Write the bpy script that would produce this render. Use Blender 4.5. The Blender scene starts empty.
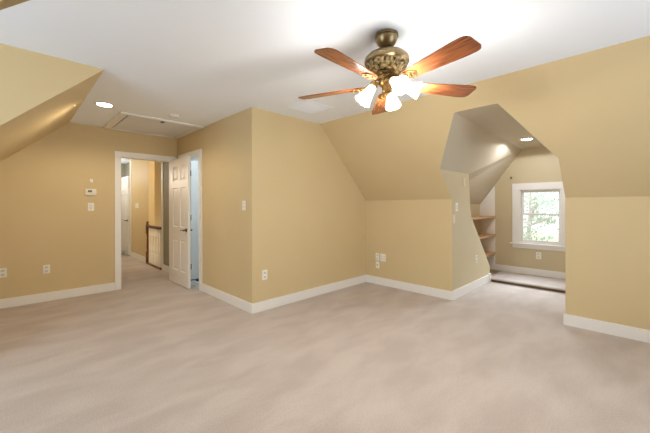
import bpy, bmesh, math, random
from mathutils import Vector, Matrix, Euler
random.seed(7)
R = math.radians
C = bpy.context.scene.collection
SC = bpy.context.scene

# ------------------------------------------------------------------ camera, world, lights, exposure
CAM_H = 1.282
cam = bpy.data.cameras.new('camera')
cam.sensor_width = 36.0; cam.lens = 36.0 * 313.57 / 650.0
cam.shift_y = -(216.5 - 204.775) / 650.0
cam.clip_start = 0.02; cam.clip_end = 200
cob = bpy.data.objects.new('camera', cam); C.objects.link(cob)
cob.matrix_world = Matrix.Translation((0, 0, CAM_H)) @ Matrix.Rotation(R(45.298 - 90), 4, 'Z') @ Matrix.Rotation(R(90), 4, 'X') @ Matrix.Rotation(R(-0.164), 4, 'Z')
SC.camera = cob

w = bpy.data.worlds.new('world'); SC.world = w; w.use_nodes = True
bg = w.node_tree.nodes['Background']
bg.inputs[0].default_value = (0.86, 0.93, 1.0, 1); bg.inputs[1].default_value = 1.9

def area(name, loc, rot, sx, sy, power, col, spread=180):
    l = bpy.data.lights.new(name, 'AREA'); l.shape = 'RECTANGLE'; l.size = sx; l.size_y = sy
    l.energy = power; l.color = col; l.spread = R(spread)
    o = bpy.data.objects.new(name, l); o.location = loc; o.rotation_euler = [R(a) for a in rot]; C.objects.link(o); return o
def point(name, loc, power, col, radius=0.05):
    l = bpy.data.lights.new(name, 'POINT'); l.energy = power; l.color = col; l.shadow_soft_size = radius
    o = bpy.data.objects.new(name, l); o.location = loc; C.objects.link(o); return o
def spot(name, loc, power, col, ang=110, blend=0.6, radius=0.04):
    l = bpy.data.lights.new(name, 'SPOT'); l.energy = power; l.color = col; l.spot_size = R(ang); l.spot_blend = blend; l.shadow_soft_size = radius
    o = bpy.data.objects.new(name, l); o.location = loc; C.objects.link(o); return o

DAY = (0.64, 0.81, 1.0); WARM = (1.0, 0.80, 0.55)
area('back_fill_light', (2.7, -1.72, 1.25), (120, 0, 0), 1.8, 1.5, 13, DAY)  # added unseen fill, tilted up to brighten the ceiling
area('daylight_left_dormer_window', (-1.86, 2.35, 1.35), (90, 0, -90), 1.1, 1.2, 19, DAY)
area('daylight_front_dormer_window', (6.27, 1.22, 1.12), (42, 0, 90), 0.55, 0.8, 6.5, (0.74, 0.86, 1.0), 95)
area('daylight_bathroom', (2.55, 4.1, 2.3), (48, 0, 0), 0.6, 0.5, 9, (0.72, 0.86, 1.0))
point('hall_lamp_light', (1.0, 7.5, 1.9), 6.3, (1.0, 0.88, 0.72), 0.25)
point('hall_even_fill_light', (1.0, 8.5, 1.75), 6, (1.0, 0.88, 0.72), 0.25)  # added out of view to even out the light on the hall wall
point('stair_fill_light', (2.6, 6.2, 1.9), 20, (1.0, 0.88, 0.72), 0.2)  # added unseen to brighten the stairwell wall
point('far_room_light', (1.5, 9.5, 2.1), 10, (0.9, 0.97, 1.0), 0.15)

SC.view_settings.view_transform = 'Standard'; SC.view_settings.look = 'None'
SC.view_settings.gamma = 1.0; SC.view_settings.use_curve_mapping = False
SC.view_settings.exposure = 0.66
SC.cycles.use_denoising = True
SC.cycles.max_bounces = 12; SC.cycles.diffuse_bounces = 8; SC.cycles.transparent_max_bounces = 16
SC.cycles.sample_clamp_indirect = 6.0
SC.cycles.caustics_reflective = False; SC.cycles.caustics_refractive = False

# ------------------------------------------------------------------ materials
def lin(c):
    return tuple(((v/255)/12.92 if v/255 <= .04045 else ((v/255+.055)/1.055)**2.4) for v in c) + (1,)
def mat(name, rgb, rough=.6, metal=0., spec=.3, emit=None, es=0.):
    m = bpy.data.materials.new(name); m.use_nodes = True
    b = m.node_tree.nodes['Principled BSDF']
    b.inputs['Base Color'].default_value = lin(rgb); b.inputs['Roughness'].default_value = rough
    b.inputs['Metallic'].default_value = metal; b.inputs['Specular IOR Level'].default_value = spec
    if emit: b.inputs['Emission Color'].default_value = lin(emit); b.inputs['Emission Strength'].default_value = es
    return m
def noise_mat(name, c1, c2, scale, rough=.7, bump=.0, bscale=None, stretch=(1, 1, 1), metal=0., spec=.3, detail=4, coord='Object', lo=.35, hi=.65, bdist=.004):
    m = mat(name, c1, rough, metal, spec); nt = m.node_tree; N = nt.nodes; L = nt.links
    b = N['Principled BSDF']
    tc = N.new('ShaderNodeTexCoord'); mp = N.new('ShaderNodeMapping'); mp.inputs['Scale'].default_value = stretch
    L.new(tc.outputs[coord], mp.inputs['Vector'])
    n = N.new('ShaderNodeTexNoise'); n.inputs['Scale'].default_value = scale; n.inputs['Detail'].default_value = detail
    L.new(mp.outputs[0], n.inputs['Vector'])
    r = N.new('ShaderNodeValToRGB'); r.color_ramp.elements[0].color = lin(c1); r.color_ramp.elements[1].color = lin(c2)
    r.color_ramp.elements[0].position = lo; r.color_ramp.elements[1].position = hi
    L.new(n.outputs['Fac'], r.inputs[0]); L.new(r.outputs[0], b.inputs['Base Color'])
    if bump:
        n2 = N.new('ShaderNodeTexNoise'); n2.inputs['Scale'].default_value = bscale or scale; n2.inputs['Detail'].default_value = 3
        L.new(mp.outputs[0], n2.inputs['Vector'])
        bp = N.new('ShaderNodeBump'); bp.inputs['Strength'].default_value = bump; bp.inputs['Distance'].default_value = bdist
        L.new(n2.outputs['Fac'], bp.inputs['Height']); L.new(bp.outputs[0], b.inputs['Normal'])
    return m

M = {}
M['wall'] = noise_mat('yellow_wall_paint', (211, 191, 148), (214, 194, 152), 1.2, .55, .08, 140, spec=.25)
M['dormerwall'] = noise_mat('wall_paint_cool_daylight', (203, 189, 155), (206, 192, 159), 1.2, .5, .06, 140, spec=.3)  # wall yellow greyed by the cool dormer light, held in the colour
M['dormer'] = noise_mat('dormer_paint_daylight_tint', (198, 188, 168), (201, 191, 172), 1.2, .4, .06, 140, spec=.35)  # beige mixes the dormer's light into the paint colour
M['ceiling'] = noise_mat('flat_white_ceiling_paint', (240, 246, 255), (242, 248, 255), 1.0, .85, .05, 120, spec=.1)
M['white'] = mat('white_trim_paint', (238, 236, 232), .35, spec=.4)
M['doorwhite'] = mat('white_door_paint', (236, 232, 226), .3, spec=.45)
M['plate'] = mat('white_plate_plastic', (240, 238, 232), .35, spec=.4)
M['slot'] = mat('dark_slot', (60, 56, 50), .6)
M['plateline'] = mat('switch_toggle_plastic', (222, 218, 212), .4)
M['lcd'] = mat('grey_lcd', (92, 100, 92), .25)
M['greyplastic'] = mat('grey_thermostat_shell', (232, 228, 214), .45)
M['brass'] = noise_mat('antique_brass', (126, 110, 82), (150, 132, 98), 30, .32, .0, metal=1., spec=.5)
M['brassdark'] = noise_mat('dark_filigree_brass', (44, 36, 26), (196, 174, 130), 50, .36, .9, 50, metal=1., spec=.5, bdist=.02)
M['gold'] = noise_mat('polished_gold_brass', (150, 116, 70), (205, 168, 108), 40, .28, .5, 60, metal=1., spec=.5, bdist=.01)
M['blade'] = noise_mat('reddish_walnut_blade', (88, 48, 26), (154, 90, 50), 5, .22, .0, stretch=(1.2, 16, 4), spec=.5, detail=6, lo=.3, hi=.7)
M['shelfwood'] = noise_mat('light_oak_shelf', (206, 166, 120), (184, 140, 96), 6, .4, 0, stretch=(1, 12, 12))
M['darkwood'] = noise_mat('brown_stained_wood', (96, 58, 30), (122, 76, 40), 8, .35, 0, stretch=(4, 4, .7), spec=.5)
M['riser'] = noise_mat('brown_riser', (112, 92, 70), (128, 106, 82), 8, .6)  # darker brown than the carpet, for the strip under the nosing
M['chrome'] = mat('chrome', (200, 198, 192), .18, 1.)
M['nickel'] = mat('satin_nickel', (150, 138, 118), .28, 1.)
M['bronze'] = mat('aged_bronze', (128, 104, 72), .3, 1.)
M['black'] = mat('black_rubber', (24, 24, 26), .5)
M['hinge'] = mat('dark_bronze_hinge', (58, 52, 46), .4, .8)
M['hallwall'] = M['wall']
M['olive'] = mat('grey_olive_paint_and_shade', (150, 146, 128), .6)  # far room colour; also paints the shade on the near hall wall
M['greywall'] = mat('pale_blue_bathroom_paint', (205, 215, 220), .6)
M['bark'] = noise_mat('pale_bark', (170, 160, 152), (190, 182, 176), 12, .9)
M['hatch'] = mat('hatch_panel_paint', (224, 224, 222), .6)
M['ground'] = noise_mat('spring_lawn', (168, 168, 140), (188, 186, 164), 1.5, .95)
M['filter'] = mat('vent_filter_white', (228, 228, 230), .7)

def leafmat(name, a, b):
    m = noise_mat(name, a, b, .9, .7, lo=.42, hi=.58); nt = m.node_tree
    bs = nt.nodes['Principled BSDF']; tr = nt.nodes.new('ShaderNodeBsdfTranslucent'); mx = nt.nodes.new('ShaderNodeMixShader')
    ramp = [n for n in nt.nodes if n.type == 'VALTORGB'][0]
    nt.links.new(ramp.outputs[0], tr.inputs[0]); mx.inputs[0].default_value = .5
    nt.links.new(bs.outputs[0], mx.inputs[1]); nt.links.new(tr.outputs[0], mx.inputs[2])
    nt.links.new(mx.outputs[0], nt.nodes['Material Output'].inputs[0]); return m
M['blossom'] = leafmat('white_blossom_leaves', (232, 232, 226), (158, 172, 140))
M['leaf'] = leafmat('fresh_green_leaves', (140, 160, 118), (196, 208, 178))

# carpet: fine pile, soft vacuum patches
def carpet():
    m = mat('beige_cut_pile_carpet', (206, 190, 172), .95, spec=.05); nt = m.node_tree; N = nt.nodes; L = nt.links
    b = N['Principled BSDF']; tc = N.new('ShaderNodeTexCoord')
    mp = N.new('ShaderNodeMapping'); mp.inputs['Rotation'].default_value = (0, 0, R(24)); mp.inputs['Scale'].default_value = (1.0, 2.2, 1)
    L.new(tc.outputs['Object'], mp.inputs[0])
    big = N.new('ShaderNodeTexNoise'); big.inputs['Scale'].default_value = 1.9; big.inputs['Detail'].default_value = 5; big.inputs['Distortion'].default_value = .3
    L.new(mp.outputs[0], big.inputs['Vector'])
    fine = N.new('ShaderNodeTexNoise'); fine.inputs['Scale'].default_value = 95; fine.inputs['Detail'].default_value = 3
    L.new(tc.outputs['Object'], fine.inputs['Vector'])
    r1 = N.new('ShaderNodeValToRGB'); r1.color_ramp.elements[0].position = .36; r1.color_ramp.elements[1].position = .62
    r1.color_ramp.elements[0].color = lin((189, 176, 166)); r1.color_ramp.elements[1].color = lin((203, 191, 182))
    L.new(big.outputs['Fac'], r1.inputs[0])
    r2 = N.new('ShaderNodeValToRGB'); r2.color_ramp.elements[0].position = .3; r2.color_ramp.elements[1].position = .7
    r2.color_ramp.elements[0].color = (.86, .85, .84, 1); r2.color_ramp.elements[1].color = (1, 1, 1, 1)
    L.new(fine.outputs['Fac'], r2.inputs[0])
    mx = N.new('ShaderNodeMix'); mx.data_type = 'RGBA'; mx.blend_type = 'MULTIPLY'; mx.inputs[0].default_value = 1
    L.new(r1.outputs[0], mx.inputs[6]); L.new(r2.outputs[0], mx.inputs[7]); L.new(mx.outputs[2], b.inputs['Base Color'])
    bp = N.new('ShaderNodeBump'); bp.inputs['Strength'].default_value = .5; bp.inputs['Distance'].default_value = .006
    L.new(fine.outputs['Fac'], bp.inputs['Height']); L.new(bp.outputs[0], b.inputs['Normal'])
    b.inputs['Sheen Weight'].default_value = .25
    return m
M['carpet'] = carpet()
def tiles():
    m = mat('white_square_tiles', (226, 226, 222), .25); nt = m.node_tree; N = nt.nodes; L = nt.links
    t = N.new('ShaderNodeTexBrick'); t.offset = 0; t.inputs['Color1'].default_value = lin((226, 226, 222)); t.inputs['Color2'].default_value = lin((218, 220, 216))
    t.inputs['Mortar'].default_value = lin((120, 124, 124)); t.inputs['Scale'].default_value = 1; t.inputs['Brick Width'].default_value = .3; t.inputs['Row Height'].default_value = .3; t.inputs['Mortar Size'].default_value = .006
    tc = N.new('ShaderNodeTexCoord'); L.new(tc.outputs['Object'], t.inputs['Vector']); L.new(t.outputs['Color'], N['Principled BSDF'].inputs['Base Color']); return m
M['tile'] = tiles()
def glass():
    m = bpy.data.materials.new('clear_window_glass'); m.use_nodes = True; nt = m.node_tree; N = nt.nodes; N.remove(N['Principled BSDF'])
    t = N.new('ShaderNodeBsdfTransparent'); g = N.new('ShaderNodeBsdfGlossy'); g.inputs['Roughness'].default_value = .02
    f = N.new('ShaderNodeFresnel'); f.inputs['IOR'].default_value = 1.35; x = N.new('ShaderNodeMixShader')
    nt.links.new(f.outputs[0], x.inputs[0]); nt.links.new(t.outputs[0], x.inputs[1]); nt.links.new(g.outputs[0], x.inputs[2]); nt.links.new(x.outputs[0], N['Material Output'].inputs[0]); return m
M['glass'] = glass()
def lampmat(name, col, es):
    return mat(name, (250, 246, 238), .4, emit=col, es=es)
M['shade'] = lampmat('glowing_frosted_glass', (255, 240, 214), 3.2)
M['lens'] = lampmat('lit_downlight_lens', (255, 236, 205), 14.0)
M['lensday'] = lampmat('lit_cool_downlight_lens', (250, 248, 255), 22.0)

# ------------------------------------------------------------------ geometry helpers
class MB:
    def __init__(s): s.bm = bmesh.new()
    def face(s, pts):
        try: return s.bm.faces.new([s.bm.verts.new(p) for p in pts])
        except ValueError: return None
    def box(s, a, b, bev=0.):
        x0, y0, z0 = [min(a[i], b[i]) for i in range(3)]; x1, y1, z1 = [max(a[i], b[i]) for i in range(3)]
        v = [s.bm.verts.new(p) for p in ((x0,y0,z0),(x1,y0,z0),(x1,y1,z0),(x0,y1,z0),(x0,y0,z1),(x1,y0,z1),(x1,y1,z1),(x0,y1,z1))]
        fs = [s.bm.faces.new([v[i] for i in q]) for q in ((0,3,2,1),(4,5,6,7),(0,1,5,4),(1,2,6,5),(2,3,7,6),(3,0,4,7))]
        if bev:
            es = {e for f in fs for e in f.edges}
            bmesh.ops.bevel(s.bm, geom=list(es), offset=bev, segments=2, profile=.6, affect='EDGES')
        return s
    def prism(s, poly, ext):
        """polygon (3D points) extruded by the vector ext: a closed solid"""
        e = Vector(ext); a = [s.bm.verts.new(p) for p in poly]; b = [s.bm.verts.new(Vector(p) + e) for p in poly]
        s.bm.faces.new(a); s.bm.faces.new(b[::-1]); n = len(a)
        for i in range(n): s.bm.faces.new((a[i], b[i], b[(i+1) % n], a[(i+1) % n]))
        return s
    def lathe(s, prof, n=32, mtx=None, wob=None):
        rings = []
        for k, (r, z) in enumerate(prof):
            ring = []
            for i in range(n):
                t = 2*math.pi*i/n; rr = r*(1 + (wob(k/(len(prof)-1), t) if wob else 0))
                p = Vector((rr*math.cos(t), rr*math.sin(t), z)); ring.append(s.bm.verts.new(mtx @ p if mtx else p))
            rings.append(ring)
        for a, b in zip(rings, rings[1:]):
            for i in range(n): s.bm.faces.new((a[i], a[(i+1) % n], b[(i+1) % n], b[i]))
        return rings
    def caps(s, rings):
        s.bm.faces.new(rings[0][::-1]); s.bm.faces.new(rings[-1])
    def tube(s, pts, rad, n=10):
        pts = [Vector(p) for p in pts]; rs = rad if isinstance(rad, (list, tuple)) else [rad]*len(pts); rings = []
        for i, p in enumerate(pts):
            d = (pts[min(i+1, len(pts)-1)] - pts[max(i-1, 0)]).normalized()
            u = d.cross(Vector((0, 0, 1)) if abs(d.z) < .95 else Vector((1, 0, 0))).normalized(); v = d.cross(u)
            rings.append([s.bm.verts.new(p + rs[i]*(math.cos(2*math.pi*k/n)*u + math.sin(2*math.pi*k/n)*v)) for k in range(n)])
        for a, b in zip(rings, rings[1:]):
            for i in range(n): s.bm.faces.new((a[i], a[(i+1) % n], b[(i+1) % n], b[i]))
        s.caps(rings); return s
    def build(s, name, m, parent=None, smooth=False, loc=None, rotz=0):
        bmesh.ops.recalc_face_normals(s.bm, faces=s.bm.faces)
        me = bpy.data.meshes.new(name); s.bm.to_mesh(me); s.bm.free(); me.materials.append(m)
        if smooth:
            for p in me.polygons: p.use_smooth = True
            me.set_sharp_from_angle(angle=R(38))
        o = bpy.data.objects.new(name, me); C.objects.link(o)
        if parent: o.parent = parent
        if loc: o.location = loc
        if rotz: o.rotation_euler.z = R(rotz)
        return o
def tag(o, label, cat, group=None, kind=None):
    o['label'] = label; o['category'] = cat
    if group: o['group'] = group
    if kind: o['kind'] = kind
    return o
def thing(name, label, cat, loc=(0,0,0), rotz=0, group=None, kind=None):
    o = bpy.data.objects.new(name, None); o.empty_display_size = .05; C.objects.link(o); o.location = loc; o.rotation_euler.z = R(rotz)
    return tag(o, label, cat, group, kind)
def struct(o, label, cat): return tag(o, label, cat, None, 'structure')

# ------------------------------------------------------------------ the room: measures
ZC, ZK = 2.44, 1.351
XD, X0, YC, XB, YA = 4.159, 3.106, 3.238, 1.991, 5.613
XLE, KL = .545, .91                      # left slope: ceiling edge and pitch
XL = XLE - (ZC - ZK)/KL                  # left knee wall
YBK = -1.8                               # wall behind the camera
XG = 6.35                                # dormer gable wall
DL, DR, DZ, DC = 1.787, .573, 1.727, 2.25   # dormer cheeks, cheek top, dormer ceiling
T = .11
def xs(z): return XD - (z - ZK)*(XD - X0)/(ZC - ZK)
XO, XO2 = xs(DZ), xs(DC)
ND = 2.186                               # back of the shelf nook

# floor
floor = MB(); floor.prism([(XL-1.4,YBK,0),(XG+.1,YBK,0),(XG+.1,YC,0),(XB+.06,YC,0),(XB+.06,YA+.1,0),(2.12,YA+.1,0),(2.12,11.6,0),(XL-1.4,11.6,0)], (0,0,-.12))
struct(floor.build('floor', M['carpet']), 'beige cut pile carpet over the attic room, dormer and hall', 'floor')
fb = MB(); fb.box((XB+.06, YC+.06, -.10), (X0, YA+.1, .004))
struct(fb.build('floor_bathroom', M['tile']), 'white tiled floor beyond the half hidden right doorway', 'floor')

# ceiling (with the left dormer's flat part)
cl = MB(); cl.prism([(XLE,YBK,ZC),(X0,YBK,ZC),(X0,11.6,ZC),(XLE,11.6,ZC),(XLE,3.215,ZC),(-2.0,3.215,ZC),(-2.0,1.46,ZC),(XLE,1.46,ZC)], (0,0,.12))
struct(cl.build('ceiling', M['ceiling']), 'flat white ceiling over room and hall', 'ceiling')

# wall A: thermostat wall with the hall doorway
AX0, AX1, AZ = 1.145, 1.905, 2.035
wa = MB(); wa.prism([(XL,YA,0),(AX0,YA,0),(AX0,YA,AZ),(AX1,YA,AZ),(AX1,YA,0),(XB+.02,YA,0),(XB+.02,YA,ZC),(XLE,YA,ZC),(XL,YA,ZK)], (0,.12,0))
struct(wa.build('wall_back', M['wall']), 'tan yellow wall with thermostat and hall doorway', 'wall')
# wall B: short wall with second doorway
BY0, BY1 = 4.705, 5.465
wb = MB(); wb.prism([(XB,YC+.1,0),(XB,BY0,0),(XB,BY0,AZ),(XB,BY1,AZ),(XB,BY1,0),(XB,YA,0),(XB,YA,ZC),(XB,YC+.1,ZC)], (.12,0,0))
struct(wb.build('wall_side', M['wall']), 'tan yellow wall between second doorway and outer corner', 'wall')
wc = MB(); wc.prism([(XB,YC,0),(XD,YC,0),(XD,YC,ZK),(X0,YC,ZC),(XB,YC,ZC)], (0,.1,0))
struct(wc.build('wall_center', M['wall']), 'large yellow wall with a sloped top right edge', 'wall')
kd = MB(); kd.prism([(XD,DL+.002,0),(XD,YC,0),(XD,YC,ZK),(XD,DL+.002,ZK)], (.1,0,0))
struct(kd.build('wall_knee_left', M['wall']), 'low yellow knee wall left of the dormer', 'wall')
kr = MB(); kr.prism([(XD,YBK,0),(XD,DR-.002,0),(XD,DR-.002,ZK),(XD,YBK,ZK)], (.1,0,0))
struct(kr.build('wall_knee_right', M['wall']), 'low yellow knee wall right of the dormer', 'wall')
sl = MB(); sl.prism([(X0,YBK,ZC),(X0,YC,ZC),(XD,YC,ZK),(XD,DL+.002,ZK),(XO,DL+.002,DZ),(XO2,1.388,DC),(XO2,.971,DC),(XO,DR-.002,DZ),(XD,DR-.002,ZK),(XD,YBK,ZK)], (.07,0,.07))
struct(sl.build('wall_slope_right', M['wall']), 'yellow sloped roof face around the dormer opening', 'wall')

# right dormer
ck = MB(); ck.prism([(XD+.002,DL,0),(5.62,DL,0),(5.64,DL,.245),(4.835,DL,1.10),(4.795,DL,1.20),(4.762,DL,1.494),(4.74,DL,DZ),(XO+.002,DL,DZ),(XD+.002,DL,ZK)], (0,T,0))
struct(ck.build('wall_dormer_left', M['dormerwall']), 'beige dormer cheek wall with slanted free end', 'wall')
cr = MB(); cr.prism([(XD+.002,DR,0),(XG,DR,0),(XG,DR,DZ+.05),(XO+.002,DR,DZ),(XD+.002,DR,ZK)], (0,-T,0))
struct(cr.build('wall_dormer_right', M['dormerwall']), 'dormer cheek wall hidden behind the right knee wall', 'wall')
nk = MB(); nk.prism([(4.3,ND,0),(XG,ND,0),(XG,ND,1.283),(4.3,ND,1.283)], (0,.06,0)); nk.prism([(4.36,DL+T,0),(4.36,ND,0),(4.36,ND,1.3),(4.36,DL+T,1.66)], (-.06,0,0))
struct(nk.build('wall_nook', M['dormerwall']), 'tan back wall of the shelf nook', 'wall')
def tri_slab(pts, tris, ext):
    m = MB()
    for t in tris: m.prism([pts[i] for i in t], ext)
    return m
P = [(XO2,1.387,DC),(XG,1.482,DC),(XG,ND,1.283),(4.3,ND,1.283),(4.74,DL,DZ),(XO,DL,DZ)]
ds = tri_slab(P, [(0,5,4),(0,4,1),(1,4,3),(1,3,2)], (0,.05,.06))
struct(ds.build('wall_dormer_slope_left', M['dormer']), 'pale sloped dormer ceiling above the cheek and shelves', 'wall')
P = [(XO2,.972,DC),(XG,.93,DC),(XG,DR,DZ+.05),(XO,DR,DZ)]
ds = tri_slab(P, [(0,1,3),(1,2,3)], (0,-.05,.06))
struct(ds.build('wall_dormer_slope_right', M['dormer']), 'sloped dormer ceiling on the hidden right side', 'wall')
dc = MB(); dc.prism([(XO2,1.387,DC),(XO2,.972,DC),(XG+.1,.93,DC),(XG+.1,1.482,DC)], (0,0,.08))
struct(dc.build('ceiling_dormer', M['dormer']), 'narrow flat dormer ceiling with a bright downlight', 'ceiling')
WY0, WY1, WZ0, WZ1 = .925, 1.520, .600, 1.535
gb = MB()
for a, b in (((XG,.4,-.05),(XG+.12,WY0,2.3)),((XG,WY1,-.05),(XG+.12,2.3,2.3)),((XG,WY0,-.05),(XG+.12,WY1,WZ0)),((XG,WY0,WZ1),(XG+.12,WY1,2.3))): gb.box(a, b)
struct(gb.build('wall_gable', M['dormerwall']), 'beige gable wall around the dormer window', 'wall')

# low carpeted step across the dormer
st = MB(); st.prism([(5.606,DR,.034),(5.598,DR,.045),(5.604,DR,.057),(5.622,DR,.063),(XG,DR,.063),(XG,DR,.034)], (0,DL-DR+.02,0))
so = struct(st.build('step', M['carpet']), 'low carpeted step below the dormer window', 'step')
rs = MB(); rs.box((5.640,DR,0),(5.665,DL,.035)); rs.build('riser', M['riser'], so)

# left side: slope, knee walls, left dormer
def zl(x): return ZC - KL*(XLE - x)
def yv(z): return 3.215 + .2265*(ZC - z)
lv = (XL, yv(ZK), ZK)
sL = MB(); sL.prism([(XLE,YA,ZC),(XL,YA,ZK),lv,(XLE,3.215,ZC)], (-.07,0,.07)); sL.prism([(XLE,1.46,ZC),(XL,1.46,ZK),(XL,YBK,ZK),(XLE,YBK,ZC)], (-.07,0,.07))
struct(sL.build('wall_slope_left', M['wall']), 'tan sloped roof face at upper left catching downlight streaks', 'wall')
fs = MB(); fs.prism([(XLE,3.215,ZC),lv,(-2.0,yv(ZK),ZK),(-2.0,3.215,ZC)], (0,.05,.02)); fs.prism([(XL,lv[1],0),(-2.0,lv[1],0),(-2.0,lv[1],ZK),lv], (0,.06,0))
struct(fs.build('wall_left_dormer_far', M['wall']), 'pale yellow steep dormer side at the upper left edge', 'wall')
ns = MB(); ns.prism([(XLE,1.46,ZC),(XL,1.46,ZK),(XL,1.46,0),(-2.0,1.46,0),(-2.0,1.46,ZC)], (0,-.06,0))
struct(ns.build('wall_left_dormer_near', M['wall']), 'near dormer side beside the camera', 'wall')
kl = MB(); kl.box((XL-.1,lv[1],0),(XL,YA,ZK)); kl.box((XL-.1,YBK,0),(XL,1.46,ZK))
struct(kl.build('wall_left', M['wall']), 'left knee wall just outside the picture', 'wall')
lg = MB(); Lw = (1.8, 2.9, .75, 1.95)
for a, b in (((-2.1,1.4,0),(-2.0,Lw[0],2.5)),((-2.1,Lw[1],0),(-2.0,3.6,2.5)),((-2.1,Lw[0],0),(-2.0,Lw[1],Lw[2])),((-2.1,Lw[0],Lw[3]),(-2.0,Lw[1],2.5))): lg.box(a, b)
struct(lg.build('wall_left_gable', M['wall']), 'left dormer window wall outside the picture', 'wall')
bk = MB(); Bw = (.6, 3.2, .5, 2.0)
for a, b in (((XL-.1,YBK-.1,0),(Bw[0],YBK,2.5)),((Bw[1],YBK-.1,0),(XD+.1,YBK,2.5)),((Bw[0],YBK-.1,0),(Bw[1],YBK,Bw[2])),((Bw[0],YBK-.1,Bw[3]),(Bw[1],YBK,2.5))): bk.box(a, b)
struct(bk.build('wall_front', M['wall']), 'window wall behind the camera', 'wall')

# bathroom, hall, stairwell and far room
bw = MB(); bw.box((3.0,YC+.1,0),(3.1,YA+.1,ZC)); bw.box((XB+.12,5.56,0),(3.1,YA+.12,ZC)); bw.box((XB+.12,YC+.1,0),(3.1,YC+.12,ZC))
struct(bw.build('wall_bathroom', M['greywall']), 'pale bathroom walls beyond the second doorway', 'wall')
HX = 2.085; SY0, SY1, HE = 6.72, 7.60, 9.12
hr = MB(); hr.box((HX,SY1,0),(HX+.12,HE,ZC))
struct(hr.build('wall_hall_right', M['wall']), 'peach lit hall wall beyond the open doorway', 'wall')
ho = MB(); ho.box((HX,YA+.12,0),(HX+.12,SY0,ZC)); struct(ho.build('wall_hall_near', M['olive']), 'hall wall in painted olive shade between stair rail and open door', 'wall')  # olive tone paints the shade on this wall
ht = MB(); ht.box((HX+.01,SY0-.075,0),(HX-.012,SY0+.0,ZC)); ht.box((HX+.01,HE-.09,0),(HX-.012,HE+.01,ZC))  # near strip is trim; far strip paints the lit wall corner white
struct(ht.build('trim_1', M['white']), 'white corner trim at the stair rail and lit far wall corner painted white', 'trim')
sw = MB(); sw.box((3.05,5.74,-2.6),(3.15,9.2,ZC)); sw.box((HX+.12,HE,-2.6),(3.15,HE+.1,ZC)); sw.box((HX+.12,5.74,-2.6),(3.15,5.80,ZC))
struct(sw.build('wall_stairwell', M['wall']), 'peach stairwell wall seen above the handrail', 'wall')
sb = MB(); sb.box((HX+.0,SY0,-2.6),(HX+.06,SY1,0)); sb.box((HX,5.8,-2.7),(3.1,HE,-2.6))
struct(sb.build('floor_stairwell', M['carpet']), 'lower floor at the bottom of the stairwell', 'floor')
hl = MB(); hl.box((.75,YA+.12,0),(.85,11.5,ZC))
struct(hl.build('wall_hall_left', M['wall']), 'left hall wall out of sight', 'wall')
fr = MB(); fr.box((HX+.10,HE+.1,0),(HX+.2,10.2,ZC)); fr.box((.85,10.1,0),(HX+.1,10.2,ZC))
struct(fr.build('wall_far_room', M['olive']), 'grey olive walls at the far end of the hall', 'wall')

# ------------------------------------------------------------------ baseboards and casings
BH = .118
def bb_box(m, a, b):
    m.box(a, b, .004)
b1 = MB(); bb_box(b1, (XL,YA-.016,0),(AX0-.072,YA,BH)); struct(b1.build('baseboard_back', M['white']), 'white baseboard along the thermostat wall', 'baseboard')
b2 = MB(); bb_box(b2, (XB-.016,YC-.016,0),(XB,BY0-.092,BH)); struct(b2.build('baseboard_side', M['white']), 'white baseboard below the single wall switch', 'baseboard')
b3 = MB(); bb_box(b3, (XB,YC-.016,0),(XD,YC,BH)); struct(b3.build('baseboard_center', M['white']), 'white baseboard along the large centre wall', 'baseboard')
b4 = MB(); bb_box(b4, (XD-.016,DL-.016,0),(XD,YC-.016,BH)); struct(b4.build('baseboard_knee_left', M['white']), 'white baseboard under the three outlets', 'baseboard')
b5 = MB(); bb_box(b5, (XD,DL-.018,0),(5.60,DL,BH+.005)); bb_box(b5, (5.53,DL-.026,0),(5.625,DL+T+.004,BH+.02)); struct(b5.build('baseboard_dormer_left', M['white']), 'white baseboard along the dormer cheek wall', 'baseboard')
b6 = MB(); bb_box(b6, (XD-.016,YBK,0),(XD,DR+.016,BH)); struct(b6.build('baseboard_knee_right', M['white']), 'white baseboard along the right knee wall', 'baseboard')
b7 = MB(); bb_box(b7, (XG-.016,DR,.063),(XG,ND,.172)); struct(b7.build('baseboard_gable', M['white']), 'white baseboard below the dormer window', 'baseboard')
b8 = MB(); bb_box(b8, (HX-.016,YA+.12,0),(HX,SY0-.08,BH)); bb_box(b8, (HX-.016,SY1+.05,0),(HX,HE,BH)); struct(b8.build('baseboard_hall', M['white']), 'white baseboard of the hall', 'baseboard')

def casing(name, label, u0, u1, top, wdt, fr, dirn, into, jamb):
    """door casing on a wall: fr(u, v, z) to world; v<0 stands out of the wall, v up to jamb lines the opening"""
    m = MB()
    def bx(u_0, v_0, z_0, u_1, v_1, z_1): m.box(fr(u_0, v_0, z_0), fr(u_1, v_1, z_1), .003)
    bx(u0-wdt, -.018, 0, u0+.006, .0, top-.006); bx(u1-.006, -.018, 0, u1+into, .0, top-.006); bx(u0-wdt, -.020, top-.006, u1+into, .0, top+wdt)
    bx(u0, 0, 0, u0+.016, jamb, top); bx(u1-.016, 0, 0, u1, jamb, top); bx(u0, 0, top-.016, u1, jamb, top)
    return struct(m.build(name, M['white']), label, 'trim')
casing('trim_2', 'white casing of the hall doorway', AX0, AX1, AZ, .07, lambda u, v, z: (u, YA+v, z), 1, .068, .12)
casing('trim_3', 'white casing of the second doorway', BY0, BY1, AZ, .09, lambda u, v, z: (XB+v, u, z), 1, .07, .12)

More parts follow.
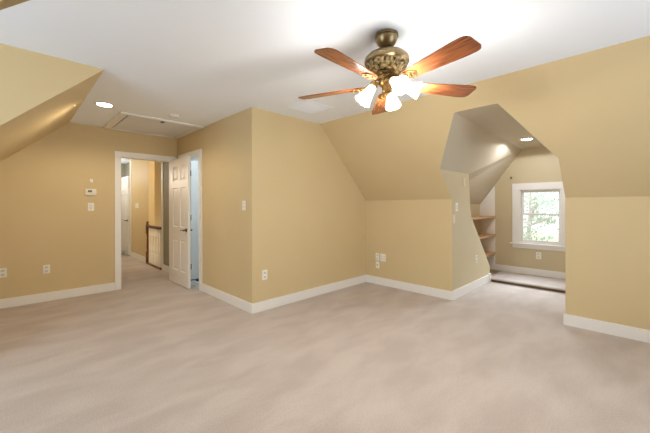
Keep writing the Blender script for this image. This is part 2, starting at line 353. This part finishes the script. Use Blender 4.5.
# ------------------------------------------------------------------ six-panel doors
def panel_door(name, label, loc, rotz, W=.75, H=2.02, t=.035, knob=True, knob_mat='bronze', hinge_side=1):
    root = thing(name, label, 'door', loc, rotz, None, 'structure')
    m = MB()
    xsn = [0, .11, W/2-.05, W/2+.05, W-.11, W]; zsn = [.0, .22, .72, .92, 1.55, 1.66, 1.90, H]
    for side in (0, 1):
        y = 0 if side == 0 else t; s = 1 if side == 0 else -1
        for i in range(5):
            for j in range(7):
                x0, x1, z0, z1 = xsn[i], xsn[i+1], zsn[j], zsn[j+1]
                if i in (1, 3) and j in (1, 3, 5):
                    loops = [(0, 0), (.008, .010), (.022, .010), (.045, .003)]
                    for (a, da), (b, db) in zip(loops, loops[1:]):
                        q = [(x0+a,y+s*da,z0+a),(x1-a,y+s*da,z0+a),(x1-a,y+s*da,z1-a),(x0+a,y+s*da,z1-a)]
                        r = [(x0+b,y+s*db,z0+b),(x1-b,y+s*db,z0+b),(x1-b,y+s*db,z1-b),(x0+b,y+s*db,z1-b)]
                        for k in range(4): m.face((q[k], q[(k+1) % 4], r[(k+1) % 4], r[k]))
                    m.face(r)
                else: m.face(((x0,y,z0),(x1,y,z0),(x1,y,z1),(x0,y,z1)))
    for a, b in (((0,0),(W,0)),((W,0),(W,H)),((W,H),(0,H)),((0,H),(0,0))):
        m.face(((a[0],0,a[1]),(b[0],0,b[1]),(b[0],t,b[1]),(a[0],t,a[1])))
    bmesh.ops.remove_doubles(m.bm, verts=m.bm.verts, dist=1e-5)
    m.build('door_leaf', M['doorwhite'], root)
    if knob:
        kb = MB(); zk = .885
        for y, s in ((0, -1), (t, 1)):
            mx = Matrix.Translation((W-.07, y, zk)) @ Matrix.Rotation(R(90)*(1 if s < 0 else -1), 4, 'X')
            kb.caps(kb.lathe([(.031,0),(.031,.006),(.013,.011),(.011,.034),(.014,.038),(.014,.052),(.010,.054)], 20, mx))
            kb.tube([(W-.07, y+s*.045, zk), (W-.11, y+s*.048, zk+.003), (W-.15, y+s*.047, zk-.001), (W-.185, y+s*.045, zk-.008)], [.010,.010,.009,.007], 10)
        kb.build('lever_handle', M[knob_mat], root, True)
    for z in (.22, 1.05, 1.80):
        h = MB(); yy = t+.004 if hinge_side > 0 else -.004
        h.tube([(-.004, yy, z-.045), (-.004, yy, z+.045)], .007, 8); h.build('hinge', M['hinge'], root)
    return root
# hall door swung open against the second doorway: hinge at the back corner, runs toward the camera (-Y)
panel_door('door_1', 'white six panel door standing open across the second doorway', (1.868,5.590,.012), -90, W=.752)
# bathroom door seen past it, bluish daylight
panel_door('door_2', 'white door in blue light glimpsed behind the open hall door', (2.125,5.375,.022), 0, W=.74, hinge_side=-1)
# far room door
panel_door('door_3', 'white door standing open at the far end of the hall', (2.045,9.90,.012), -90, W=.752)

# ------------------------------------------------------------------ windows
def window(name, label, loc, rotz, W, H, cas, depth=.12, casing_on=True):
    """local: opening spans x 0..W, z 0..H, the room is at -y; y>0 goes outdoors"""
    root = thing(name, label, 'window', loc, rotz, None, 'structure')
    if casing_on:
        c = MB()
        c.box((-cas,-.02,0),(.004,0,H+cas), .004); c.box((W-.004,-.02,0),(W+cas,0,H+cas), .004); c.box((-cas,-.022,H-.004),(W+cas,0,H+cas), .004)
        c.build('window_casing', M['white'], root)
        s = MB(); s.box((-cas-.03,-.055,-.022),(W+cas+.03,.03,.0), .005); s.build('window_sill', M['white'], root)
        a = MB(); a.box((-cas,-.016,-.09),(W+cas,0,-.022), .003); a.build('window_apron', M['white'], root)
    j = MB(); j.box((0,0,0),(.014,depth,H)); j.box((W-.014,0,0),(W,depth,H)); j.box((.014,0,H-.014),(W-.014,depth,H)); j.box((.014,0,0),(W-.014,depth,.02)); j.build('window_frame', M['white'], root)
    mid = H*.54
    for nm, z0, z1, y in (('lower_sash', .02, mid+.018, .045), ('upper_sash', mid-.018, H-.014, .08)):
        q = MB(); b = .032; x0, x1 = .014, W-.014
        q.box((x0,y,z0),(x0+b,y+.03,z1), .002); q.box((x1-b,y,z0),(x1,y+.03,z1), .002); q.box((x0+b,y,z0),(x1-b,y+.03,z0+.036), .002); q.box((x0+b,y,z1-.034),(x1-b,y+.03,z1), .002)
        so_ = q.build(nm, M['white'], root)
        g = MB(); g.box((x0+b-.004,y+.013,z0+.032),(x1-b+.004,y+.017,z1-.030)); g.build('pane', M['glass'], so_)
    return root
window('window_1', 'white double hung dormer window with blossom trees outside', (XG, WY1, WZ0), -90, WY1-WY0, WZ1-WZ0, .114)
window('window_2', 'left dormer window out of the picture', (-2.0, Lw[0], Lw[2]), 90, Lw[1]-Lw[0], Lw[3]-Lw[2], .09)
window('window_3', 'window behind the camera', (Bw[1], YBK, Bw[2]), 180, Bw[1]-Bw[0], Bw[3]-Bw[2], .09)

# ------------------------------------------------------------------ ceiling fan
fan = thing('ceiling_fan', 'brass ceiling fan with five wooden blades and four lit glass shades', 'ceiling fan', (1.798, 1.2175, ZC))
m = MB(); m.caps(m.lathe([(.070,-.0005),(.077,-.006),(.079,-.022),(.073,-.027),(.073,-.034),(.069,-.045),(.060,-.066),(.046,-.084),(.028,-.096),(.015,-.099)], 40)); m.build('canopy', M['brass'], fan, True)
m = MB(); m.caps(m.lathe([(.013,-.095),(.013,-.128),(.022,-.130),(.024,-.140)], 20)); m.build('downrod', M['brass'], fan, True)
m = MB(); m.caps(m.lathe([(.030,-.118),(.060,-.122),(.098,-.132),(.128,-.148),(.145,-.166),(.150,-.180),(.149,-.198),(.140,-.206)], 56)); motor = m.build('motor_housing', M['brass'], fan, True)
m = MB(); m.caps(m.lathe([(.139,-.204),(.137,-.214),(.130,-.228),(.116,-.246),(.098,-.262),(.082,-.272)], 80, None, lambda k, t: .035*math.cos(20*t)*math.sin(math.pi*k))); m.build('filigree_band', M['brassdark'], motor, True)
m = MB(); m.caps(m.lathe([(.082,-.270),(.085,-.277),(.074,-.282),(.066,-.288),(.070,-.297),(.064,-.306),(.052,-.316)], 40)); m.build('flywheel', M['brass'], fan, True)
m = MB(); m.caps(m.lathe([(.050,-.314),(.055,-.322),(.056,-.340),(.048,-.350),(.034,-.358),(.030,-.384),(.034,-.392),(.026,-.402),(.012,-.408),(.008,-.420)], 36)); kit = m.build('light_fitter', M['gold'], fan, True)
BZ = -.345
def blade_mesh():
    m = MB(); n = 40; r0, r1 = .160, .660; top = []; 
    outline = []
    def hw(s):   # half width along the blade
        base = .046 + .027*min(1, s/.8)
        if s > .90: base *= math.sqrt(max(0., 1 - ((s-.90)/.10)**2))*.40 + .60
        if s < .06: base *= .70 + .30*(s/.06)
        return base
    up = [(r0 + (r1-r0)*i/n, hw(i/n)) for i in range(n+1)]
    outline = [(x, h) for x, h in up] + [(x, -h) for x, h in up[::-1]]
    m.prism([(x, y, -.003) for x, y in outline], (0, 0, .006)); return m
def iron_mesh():
    m = MB()
    m.tube([(.060,0,.052),(.085,0,.036),(.115,0,.014),(.145,0,.000),(.170,0,-.006)], [.011,.012,.010,.010,.011], 10)
    # flared leaf plate under the blade root
    out = [(.150,.012),(.170,.026),(.192,.040),(.212,.034),(.226,.042),(.246,.030),(.262,.012),(.268,0)]
    m.prism([(x, y, -.0085) for x, y in out] + [(x, -y, -.0085) for x, y in out[:-1][::-1]], (0,0,.005))
    for x, y in ((.198,.020),(.198,-.020),(.240,0)):
        m.caps(m.lathe([(.010,-.016),(.013,-.011),(.013,-.007)], 12, Matrix.Translation((x, y, 0))))
    return m
bl0 = ir0 = None
for k in range(5):
    ang = R(39.5 + 72*k)
    for which in ('iron', 'blade'):
        if k == 0:
            o = (iron_mesh().build('blade_iron', M['gold'], fan, True) if which == 'iron' else blade_mesh().build('blade', M['blade'], fan))
            if which == 'iron': ir0 = o
            else: bl0 = o
        else:
            o = (ir0 if which == 'iron' else bl0).copy(); C.objects.link(o); o.parent = fan
        o.location = (0, 0, BZ); o.rotation_euler = Euler((R(-12), 0, 0)).to_matrix().to_euler()
        o.rotation_euler = (Matrix.Rotation(ang, 3, 'Z') @ Matrix.Rotation(R(-12), 3, 'X')).to_euler()
SH = [(r_*.87, z_*.93) for r_, z_ in [(.020,0),(.026,.006),(.030,.022),(.034,.045),(.042,.075),(.050,.105),(.057,.130),(.064,.146),(.066,.150)]]
def ruffle(k, t): return .05*k*k*math.cos(10*t)
for ang, til in ((136, 36), (240, 56), (316, 74), (20, 50)):
    a = R(ang); d = Vector((math.cos(a), math.sin(a), 0))
    neck = d*.084 + Vector((0,0,-.346))
    arm = MB(); arm.tube([d*.026 + Vector((0,0,-.362)), d*.050 + Vector((0,0,-.338)), d*.072 + Vector((0,0,-.333)), neck], [.007,.008,.009,.012], 10)
    ax = (d*math.sin(R(til)) + Vector((0,0,-math.cos(R(til))))).normalized()
    mx = Matrix.Translation(neck) @ ax.to_track_quat('Z', 'Y').to_matrix().to_4x4()
    arm.caps(arm.lathe([(.012,-.012),(.026,-.006),(.029,.010),(.027,.016)], 20, mx)); ao = arm.build('lamp_arm', M['gold'], fan, True)
    s = MB(); s.lathe(SH, 40, mx, ruffle); s.lathe([(r-.003, z) for r, z in SH], 40, mx, ruffle)
    s.build('lamp_shade', M['shade'], ao, True)
    c = Vector((1.798,1.2175,ZC)) + neck + ax*.17
    point('fan_bulb_light', c, 9.2, (1.0, .965, .90), .05)

# ------------------------------------------------------------------ ceiling fixtures
def downlight(label, loc, lens, rad=.075):
    t = thing('recessed_light', label, 'recessed light', loc)
    m = MB(); m.caps(m.lathe([(rad+.022,0),(rad+.024,-.004),(rad+.010,-.008),(rad,-.006),(rad-.006,-.002)], 36)); m.build('trim_ring', M['white'], t, True)
    m = MB(); m.caps(m.lathe([(rad-.002,-.0065),(rad*.6,-.0095),(.005,-.0105)], 32)); m.build('lens', lens, t, True)
    return t
downlight('round lit ceiling downlight next to the attic hatch', (.735,4.334,ZC), M['lens'])
spot('downlight_beam', (.735,4.334,ZC-.03), 22, (1.0,.84,.62), 166, .45, .03)
downlight('round bright downlight in the narrow dormer ceiling', (5.42,1.205,DC), M['lensday'], .07)
spot('dormer_downlight_beam', (5.42,1.205,DC-.03), 15, (.92,.95,1.0), 172, .1, .03)

sd = thing('smoke_detector', 'small round white smoke detector on ceiling beside the hatch', 'smoke detector', (1.456,4.221,ZC))
m = MB(); m.caps(m.lathe([(.058,0),(.060,-.012),(.056,-.022)], 32)); m.build('base', M['white'], sd, True)
m = MB(); m.caps(m.lathe([(.054,-.022),(.050,-.032),(.030,-.038),(.010,-.040)], 32)); m.build('cover', M['plateline'], sd, True)

ah = thing('attic_hatch', 'white rectangular attic hatch in the ceiling with small latch', 'attic hatch', (1.46,5.06,ZC))
x0, x1, y0, y1 = .932-1.46, 1.980-1.46, 4.515-5.06, 5.595-5.06
m = MB(); z = -.022
m.box((x0,y0,0),(x0+.085,y1,z), .004); m.box((x1-.06,y0,0),(x1,y1,z), .004); m.box((x0+.085,y0,0),(x1-.06,y0+.06,z), .004); m.box((x0+.085,y1-.05,0),(x1-.06,y1,z), .004)
m.build('frame', M['white'], ah)
m = MB(); m.box((x0+.085,y0+.06,0),(x1-.06,y1-.05,-.002)); m.build('gap', M['slot'], ah)
m = MB(); m.box((x0+.105,y0+.066,-.002),(x1-.066,y1-.056,-.013), .002); pn = m.build('hatch_panel', M['hatch'], ah)
m = MB(); m.box((-.035,4.61-5.06,-.013),(.005,4.65-5.06,-.024), .003); m.build('latch', M['hinge'], pn)
m = MB(); m.box((.19,5.50-5.06,-.013),(.30,5.525-5.06,-.022), .003); m.build('hinge', M['white'], pn)

M['ventgrey'] = mat('vent_shadow_grey', (150, 150, 152), .8)
vt = thing('ceiling_vent', 'square white return air grille on ceiling near the wall corner', 'vent', (2.495,2.78,ZC))
m = MB(); a, b = .215, .195
m.box((-a,-b,0),(-a+.035,b,-.006), .003); m.box((a-.035,-b,0),(a,b,-.006), .003); m.box((-a+.035,-b,0),(a-.035,-b+.035,-.006), .003); m.box((-a+.035,b-.035,0),(a-.035,b,-.006), .003); m.build('frame', M['ceiling'], vt)
m = MB(); m.box((-a+.035,-b+.035,0),(a-.035,b-.035,-.002)); m.build('backing', M['ventgrey'], vt)
m = MB()
for i in range(16):
    yy = -b+.045 + i*(2*b-.09)/15
    m.prism([(-a+.035,yy-.007,-.003),(-a+.035,yy+.005,-.009),(-a+.035,yy+.007,-.008),(-a+.035,yy-.005,-.002)], (2*a-.07,0,0))
m.build('louver', M['ceiling'], vt)

# ------------------------------------------------------------------ wall plates
M['beigeplate'] = mat('beige_plate_plastic', (222, 212, 186), .4)
def plate(kind, label, loc, rotz, wdt=.072, hgt=.116, group=None, pm='plate'):
    m = MB(); m.box((-wdt/2,-.006,-hgt/2),(wdt/2,0,hgt/2), .003)
    name = {'switch':'light_switch','outlet':'wall_outlet','jack':'cable_jack','blank':'blank_plate','double':'light_switch'}[kind]
    o = m.build(name, M[pm], None, loc=loc, rotz=rotz)
    tag(o, label, {'switch':'light switch','outlet':'outlet','jack':'cable jack','blank':'wall plate','double':'light switch'}[kind], group)
    if kind in ('switch', 'double'):
        for dx in ((0,) if kind == 'switch' else (-.023, .023)):
            t = MB(); t.box((dx-.016,-.0075,-.033),(dx+.016,-.005,.033), .001); t.build('switch_surround', M['plateline'], o)
            t = MB(); t.prism([(dx-.006,-.007,-.012),(dx+.006,-.007,-.012),(dx+.006,-.007,.012),(dx-.006,-.007,.012)], (0,-.009,.004)); t.build('toggle', M['plate'], o)
    elif kind == 'outlet':
        for dz in (-.026, .026):
            t = MB(); t.box((-.017,-.0085,dz-.015),(.017,-.005,dz+.015), .002); r = t.build('receptacle', M['plateline'], o)
            s = MB(); s.box((-.009,-.0092,dz-.006),(-.006,-.008,dz+.007)); s.box((.006,-.0092,dz-.006),(.009,-.008,dz+.006)); s.build('slots', M['slot'], r)
    elif kind == 'jack':
        t = MB(); t.caps(t.lathe([(.009,0),(.009,.006),(.005,.006),(.005,.014)], 14, Matrix.Translation((0,-.006,0)) @ Matrix.Rotation(R(90),4,'X'))); t.build('connector', M['nickel'], o, True)
    return o
e = .0008
plate('switch', 'white light switch on tan wall directly under the thermostat', (.785,YA-e,1.262), 0)
plate('outlet', 'white outlet low on tan wall, below and left of the thermostat', (.301,YA-e,.430), 0)
plate('outlet', 'white outlet at the left picture edge on tan wall', (-.108,YA-e,.445), 0)
plate('switch', 'white light switch on the wall left of the outer corner', (XB-e,3.415,1.276), -90)
plate('outlet', 'white outlet low on the large wall just right of outer corner', (2.166,YC-e,.430), 0)
plate('outlet', 'upper left plate of the three low knee wall plates', (XD-e,3.000,.440), -90, .066, .112)
plate('double', 'wider upper right plate of the three low knee wall plates', (XD-e,2.893,.440), -90, .100, .118)
plate('jack', 'lower plate of the three low knee wall plates', (XD-e,2.997,.312), -90, .068, .105)
plate('switch', 'beige light switch highest on the dormer cheek wall', (4.560,DL-e,1.600), 0, pm='beigeplate')
plate('switch', 'white light switch on the dormer cheek wall at mid height', (4.300,DL-e,1.247), 0)
plate('blank', 'pale blank plate near cheek wall edge below the mid switch', (4.212,DL-e,1.085), 0, pm='beigeplate')
plate('outlet', 'white outlet low on the dormer cheek wall', (5.020,DL-e,.446), 0)
plate('outlet', 'white outlet under the dormer window', (XG-e,1.240,.405), -90)
plate('double', 'wide white switch plate on the peach hall wall', (HX-e,8.50,1.275), -90, .26, .115)

th = thing('thermostat', 'pale oblong thermostat with dark display on the tan wall', 'thermostat', (.782,YA-.001,1.476))
m = MB(); m.box((-.070,-.024,-.050),(.070,0,.048), .018); m.build('shell', M['greyplastic'], th, True)
m = MB(); m.box((-.034,-.026,-.004),(.014,-.023,.026), .001); m.build('display', M['lcd'], th)
for k in range(4):
    m = MB(); m.box((-.045+k*.024,-.0265,-.034),(-.030+k*.024,-.023,-.024), .001); m.build('button', M['plateline'], th)
ss = MB(); ss.box((-.018,-.014,-.024),(.018,0,.024), .004); ss = ss.build('wall_sensor', M['plate'], None, loc=(.788,YA-.001,1.640))
tag(ss, 'tiny white sensor on the wall above the thermostat', 'sensor')
m = MB(); m.box((-.008,-.0155,-.012),(.008,-.013,.002)); m.build('sensor_grille', M['plateline'], ss)

# curtain rod bracket on the gable wall
br = thing('curtain_bracket', 'small brass curtain rod bracket left above the dormer window', 'bracket', (XG,1.650,1.754), -90)
m = MB(); m.box((-.012,-.004,-.022),(.012,0,.022), .002); m.build('mount_plate', M['brass'], br)
m = MB(); m.tube([(0,-.004,0),(0,-.045,0),(0,-.056,.006),(0,-.060,.020)], .006, 8); m.build('hook', M['brass'], br, True)

# ------------------------------------------------------------------ built-in shelves
sh = thing('shelf_unit', 'built in shelves with light wood boards beside the dormer window', 'shelves', (0,0,0))
m = MB(); m.prism([(XG-.002,1.922,.17),(XG-.002,ND,.17),(XG-.002,ND,1.275),(XG-.002,1.922,1.625)], (-.016,0,0)); m.build('side_panel', M['white'], sh)
for zt in (1.064, .729, .393):
    m = MB(); m.box((4.42,1.905,zt-.030),(XG-.02,ND,zt), .004); m.build('shelf_board', M['shelfwood'], sh)

# ------------------------------------------------------------------ stair balustrade in the hall
ba = thing('balustrade', 'brown wooden stair rail with white balusters in the hall', 'stair railing', (HX-.005,SY1+.035,0))
m = MB()
m.box((-.036,-.036,0),(.036,.036,.26), .004); m.caps(m.lathe([(.034,.26),(.024,.29),(.030,.36),(.026,.48),(.020,.60),(.030,.635),(.022,.66)], 20)); m.box((-.036,-.036,.66),(.036,.036,.85), .004)
m.caps(m.lathe([(.036,.845),(.044,.855),(.030,.865),(.020,.872),(.034,.892),(.036,.912),(.024,.930),(.006,.938)], 20)); m.build('newel_post', M['darkwood'], ba, True)
LB = SY1 + .035 - SY0
m = MB(); m.prism([(-.030,0,.80),(-.034,0,.825),(-.022,0,.850),(.022,0,.850),(.034,0,.825),(.030,0,.80)], (0,-LB,0)); m.build('handrail', M['darkwood'], ba)
m = MB(); m.box((-.035,-LB,0),(.035,-.03,.035), .004); m.build('bottom_rail', M['darkwood'], ba)
for k in range(8):
    yy = -.12 - k*.105
    if yy < -LB + .03: break
    m = MB(); m.box((-.016,yy-.016,.035),(.016,yy+.016,.25)); m.caps(m.lathe([(.016,.25),(.010,.27),(.015,.36),(.011,.48),(.009,.62),(.013,.64)], 12, Matrix.Translation((0,yy,0)))); m.box((-.014,yy-.014,.64),(.014,yy+.014,.805)); m.build('baluster', M['white'], ba, False)

M['caddygrey'] = mat('mid_grey_plastic', (176, 178, 176), .4)
fi = thing('floor_caddy', 'small low grey item with black wheel at foot of the far door', 'caddy', (1.93,9.30,0))
m = MB(); m.box((-.05,-.10,.03),(.05,.10,.13), .02); m.build('body', M['caddygrey'], fi, True)
m = MB(); m.tube([(-.05,-.08,.07),(-.075,-.08,.07)], .045, 16); m.build('wheel', M['black'], fi, True)
m = MB(); m.box((-.045,-.095,0),(.045,.095,.03), .006); m.build('base', M['greyplastic'], fi)

mtb = MB(); mtb.box((-.32,-.07,0),(.32,.05,.012), .004); mtb = mtb.build('dark_floor_strip', M['black'], None, loc=(2.50,5.30,.004))  # thin black slab along the foot of the door
tag(mtb, 'thin black strip on white tiles at foot of the bluish door', 'mat')

# ------------------------------------------------------------------ outdoors
gd = MB(); gd.box((7.5,-25,-3.3),(60,30,-3.2)); struct(gd.build('ground', M['ground']), 'spring lawn far below the window', 'ground')
def tree(label, loc, h, cr, lm, seed, nleaf=2600, leaf=.13):
    rnd = random.Random(seed); t = thing('tree', label, 'tree', loc, 0, 'trees outside the dormer window')
    m = MB(); top = h*.8
    m.tube([(0,0,0),(.05,.03,h*.3),(-.04,.05,h*.55),(.02,0,top)], [.16,.12,.08,.02], 8); tips = []
    for i in range(16):
        z0 = h*(.25 + .5*rnd.random()); a = rnd.random()*6.283; ln = cr*(.5+.6*rnd.random()); up = ln*(.2+.5*rnd.random())
        p1 = Vector((math.cos(a)*ln*.5, math.sin(a)*ln*.5, z0+up*.6)); p2 = Vector((math.cos(a+.2)*ln, math.sin(a+.2)*ln, z0+up))
        m.tube([(0,0,z0), p1, p2], [.05,.03,.01], 6); tips += [p1, (p1+p2)/2, p2]
    m.build('trunk', M['bark'], t, True)
    m = MB()
    for i in range(nleaf):
        c = rnd.choice(tips) + Vector((rnd.gauss(0,.32), rnd.gauss(0,.32), rnd.gauss(0,.28)))
        q = Euler((rnd.random()*6, rnd.random()*6, rnd.random()*6)).to_matrix(); s = leaf*(.6+.7*rnd.random())
        m.face([c + q @ Vector(v) for v in ((-s*.5,0,0),(0,-s*.3,s*.08),(s*.5,0,0),(0,s*.3,s*.08))])
    f = m.build('foliage', lm, t); f['kind'] = 'stuff'
tree('white blossoming tree closest outside the dormer window', (12.2,2.6,-3.2), 6.2, 1.9, M['blossom'], 1, 3600, .12)
tree('green leaved tree behind the blossoming tree outside', (22.5,2.4,-3.2), 7.8, 2.6, M['leaf'], 2, 3200, .2)
tree('slim pale tree at the right in the window view', (17.2,4.6,-3.2), 6.8, 2.0, M['blossom'], 3, 3000, .14)
tree('broad pale tree at the left of the far tree line outside', (33,10.8,-3.2), 8.5, 3.4, M['leaf'], 5, 3200, .34)
tree('round whitish tree at the middle of the far tree line outside', (44,6.5,-3.2), 7.5, 3.2, M['blossom'], 6, 3200, .34)
tree('low green tree at the right of the far tree line outside', (34,0.6,-3.2), 7.6, 3.2, M['leaf'], 7, 3200, .34)
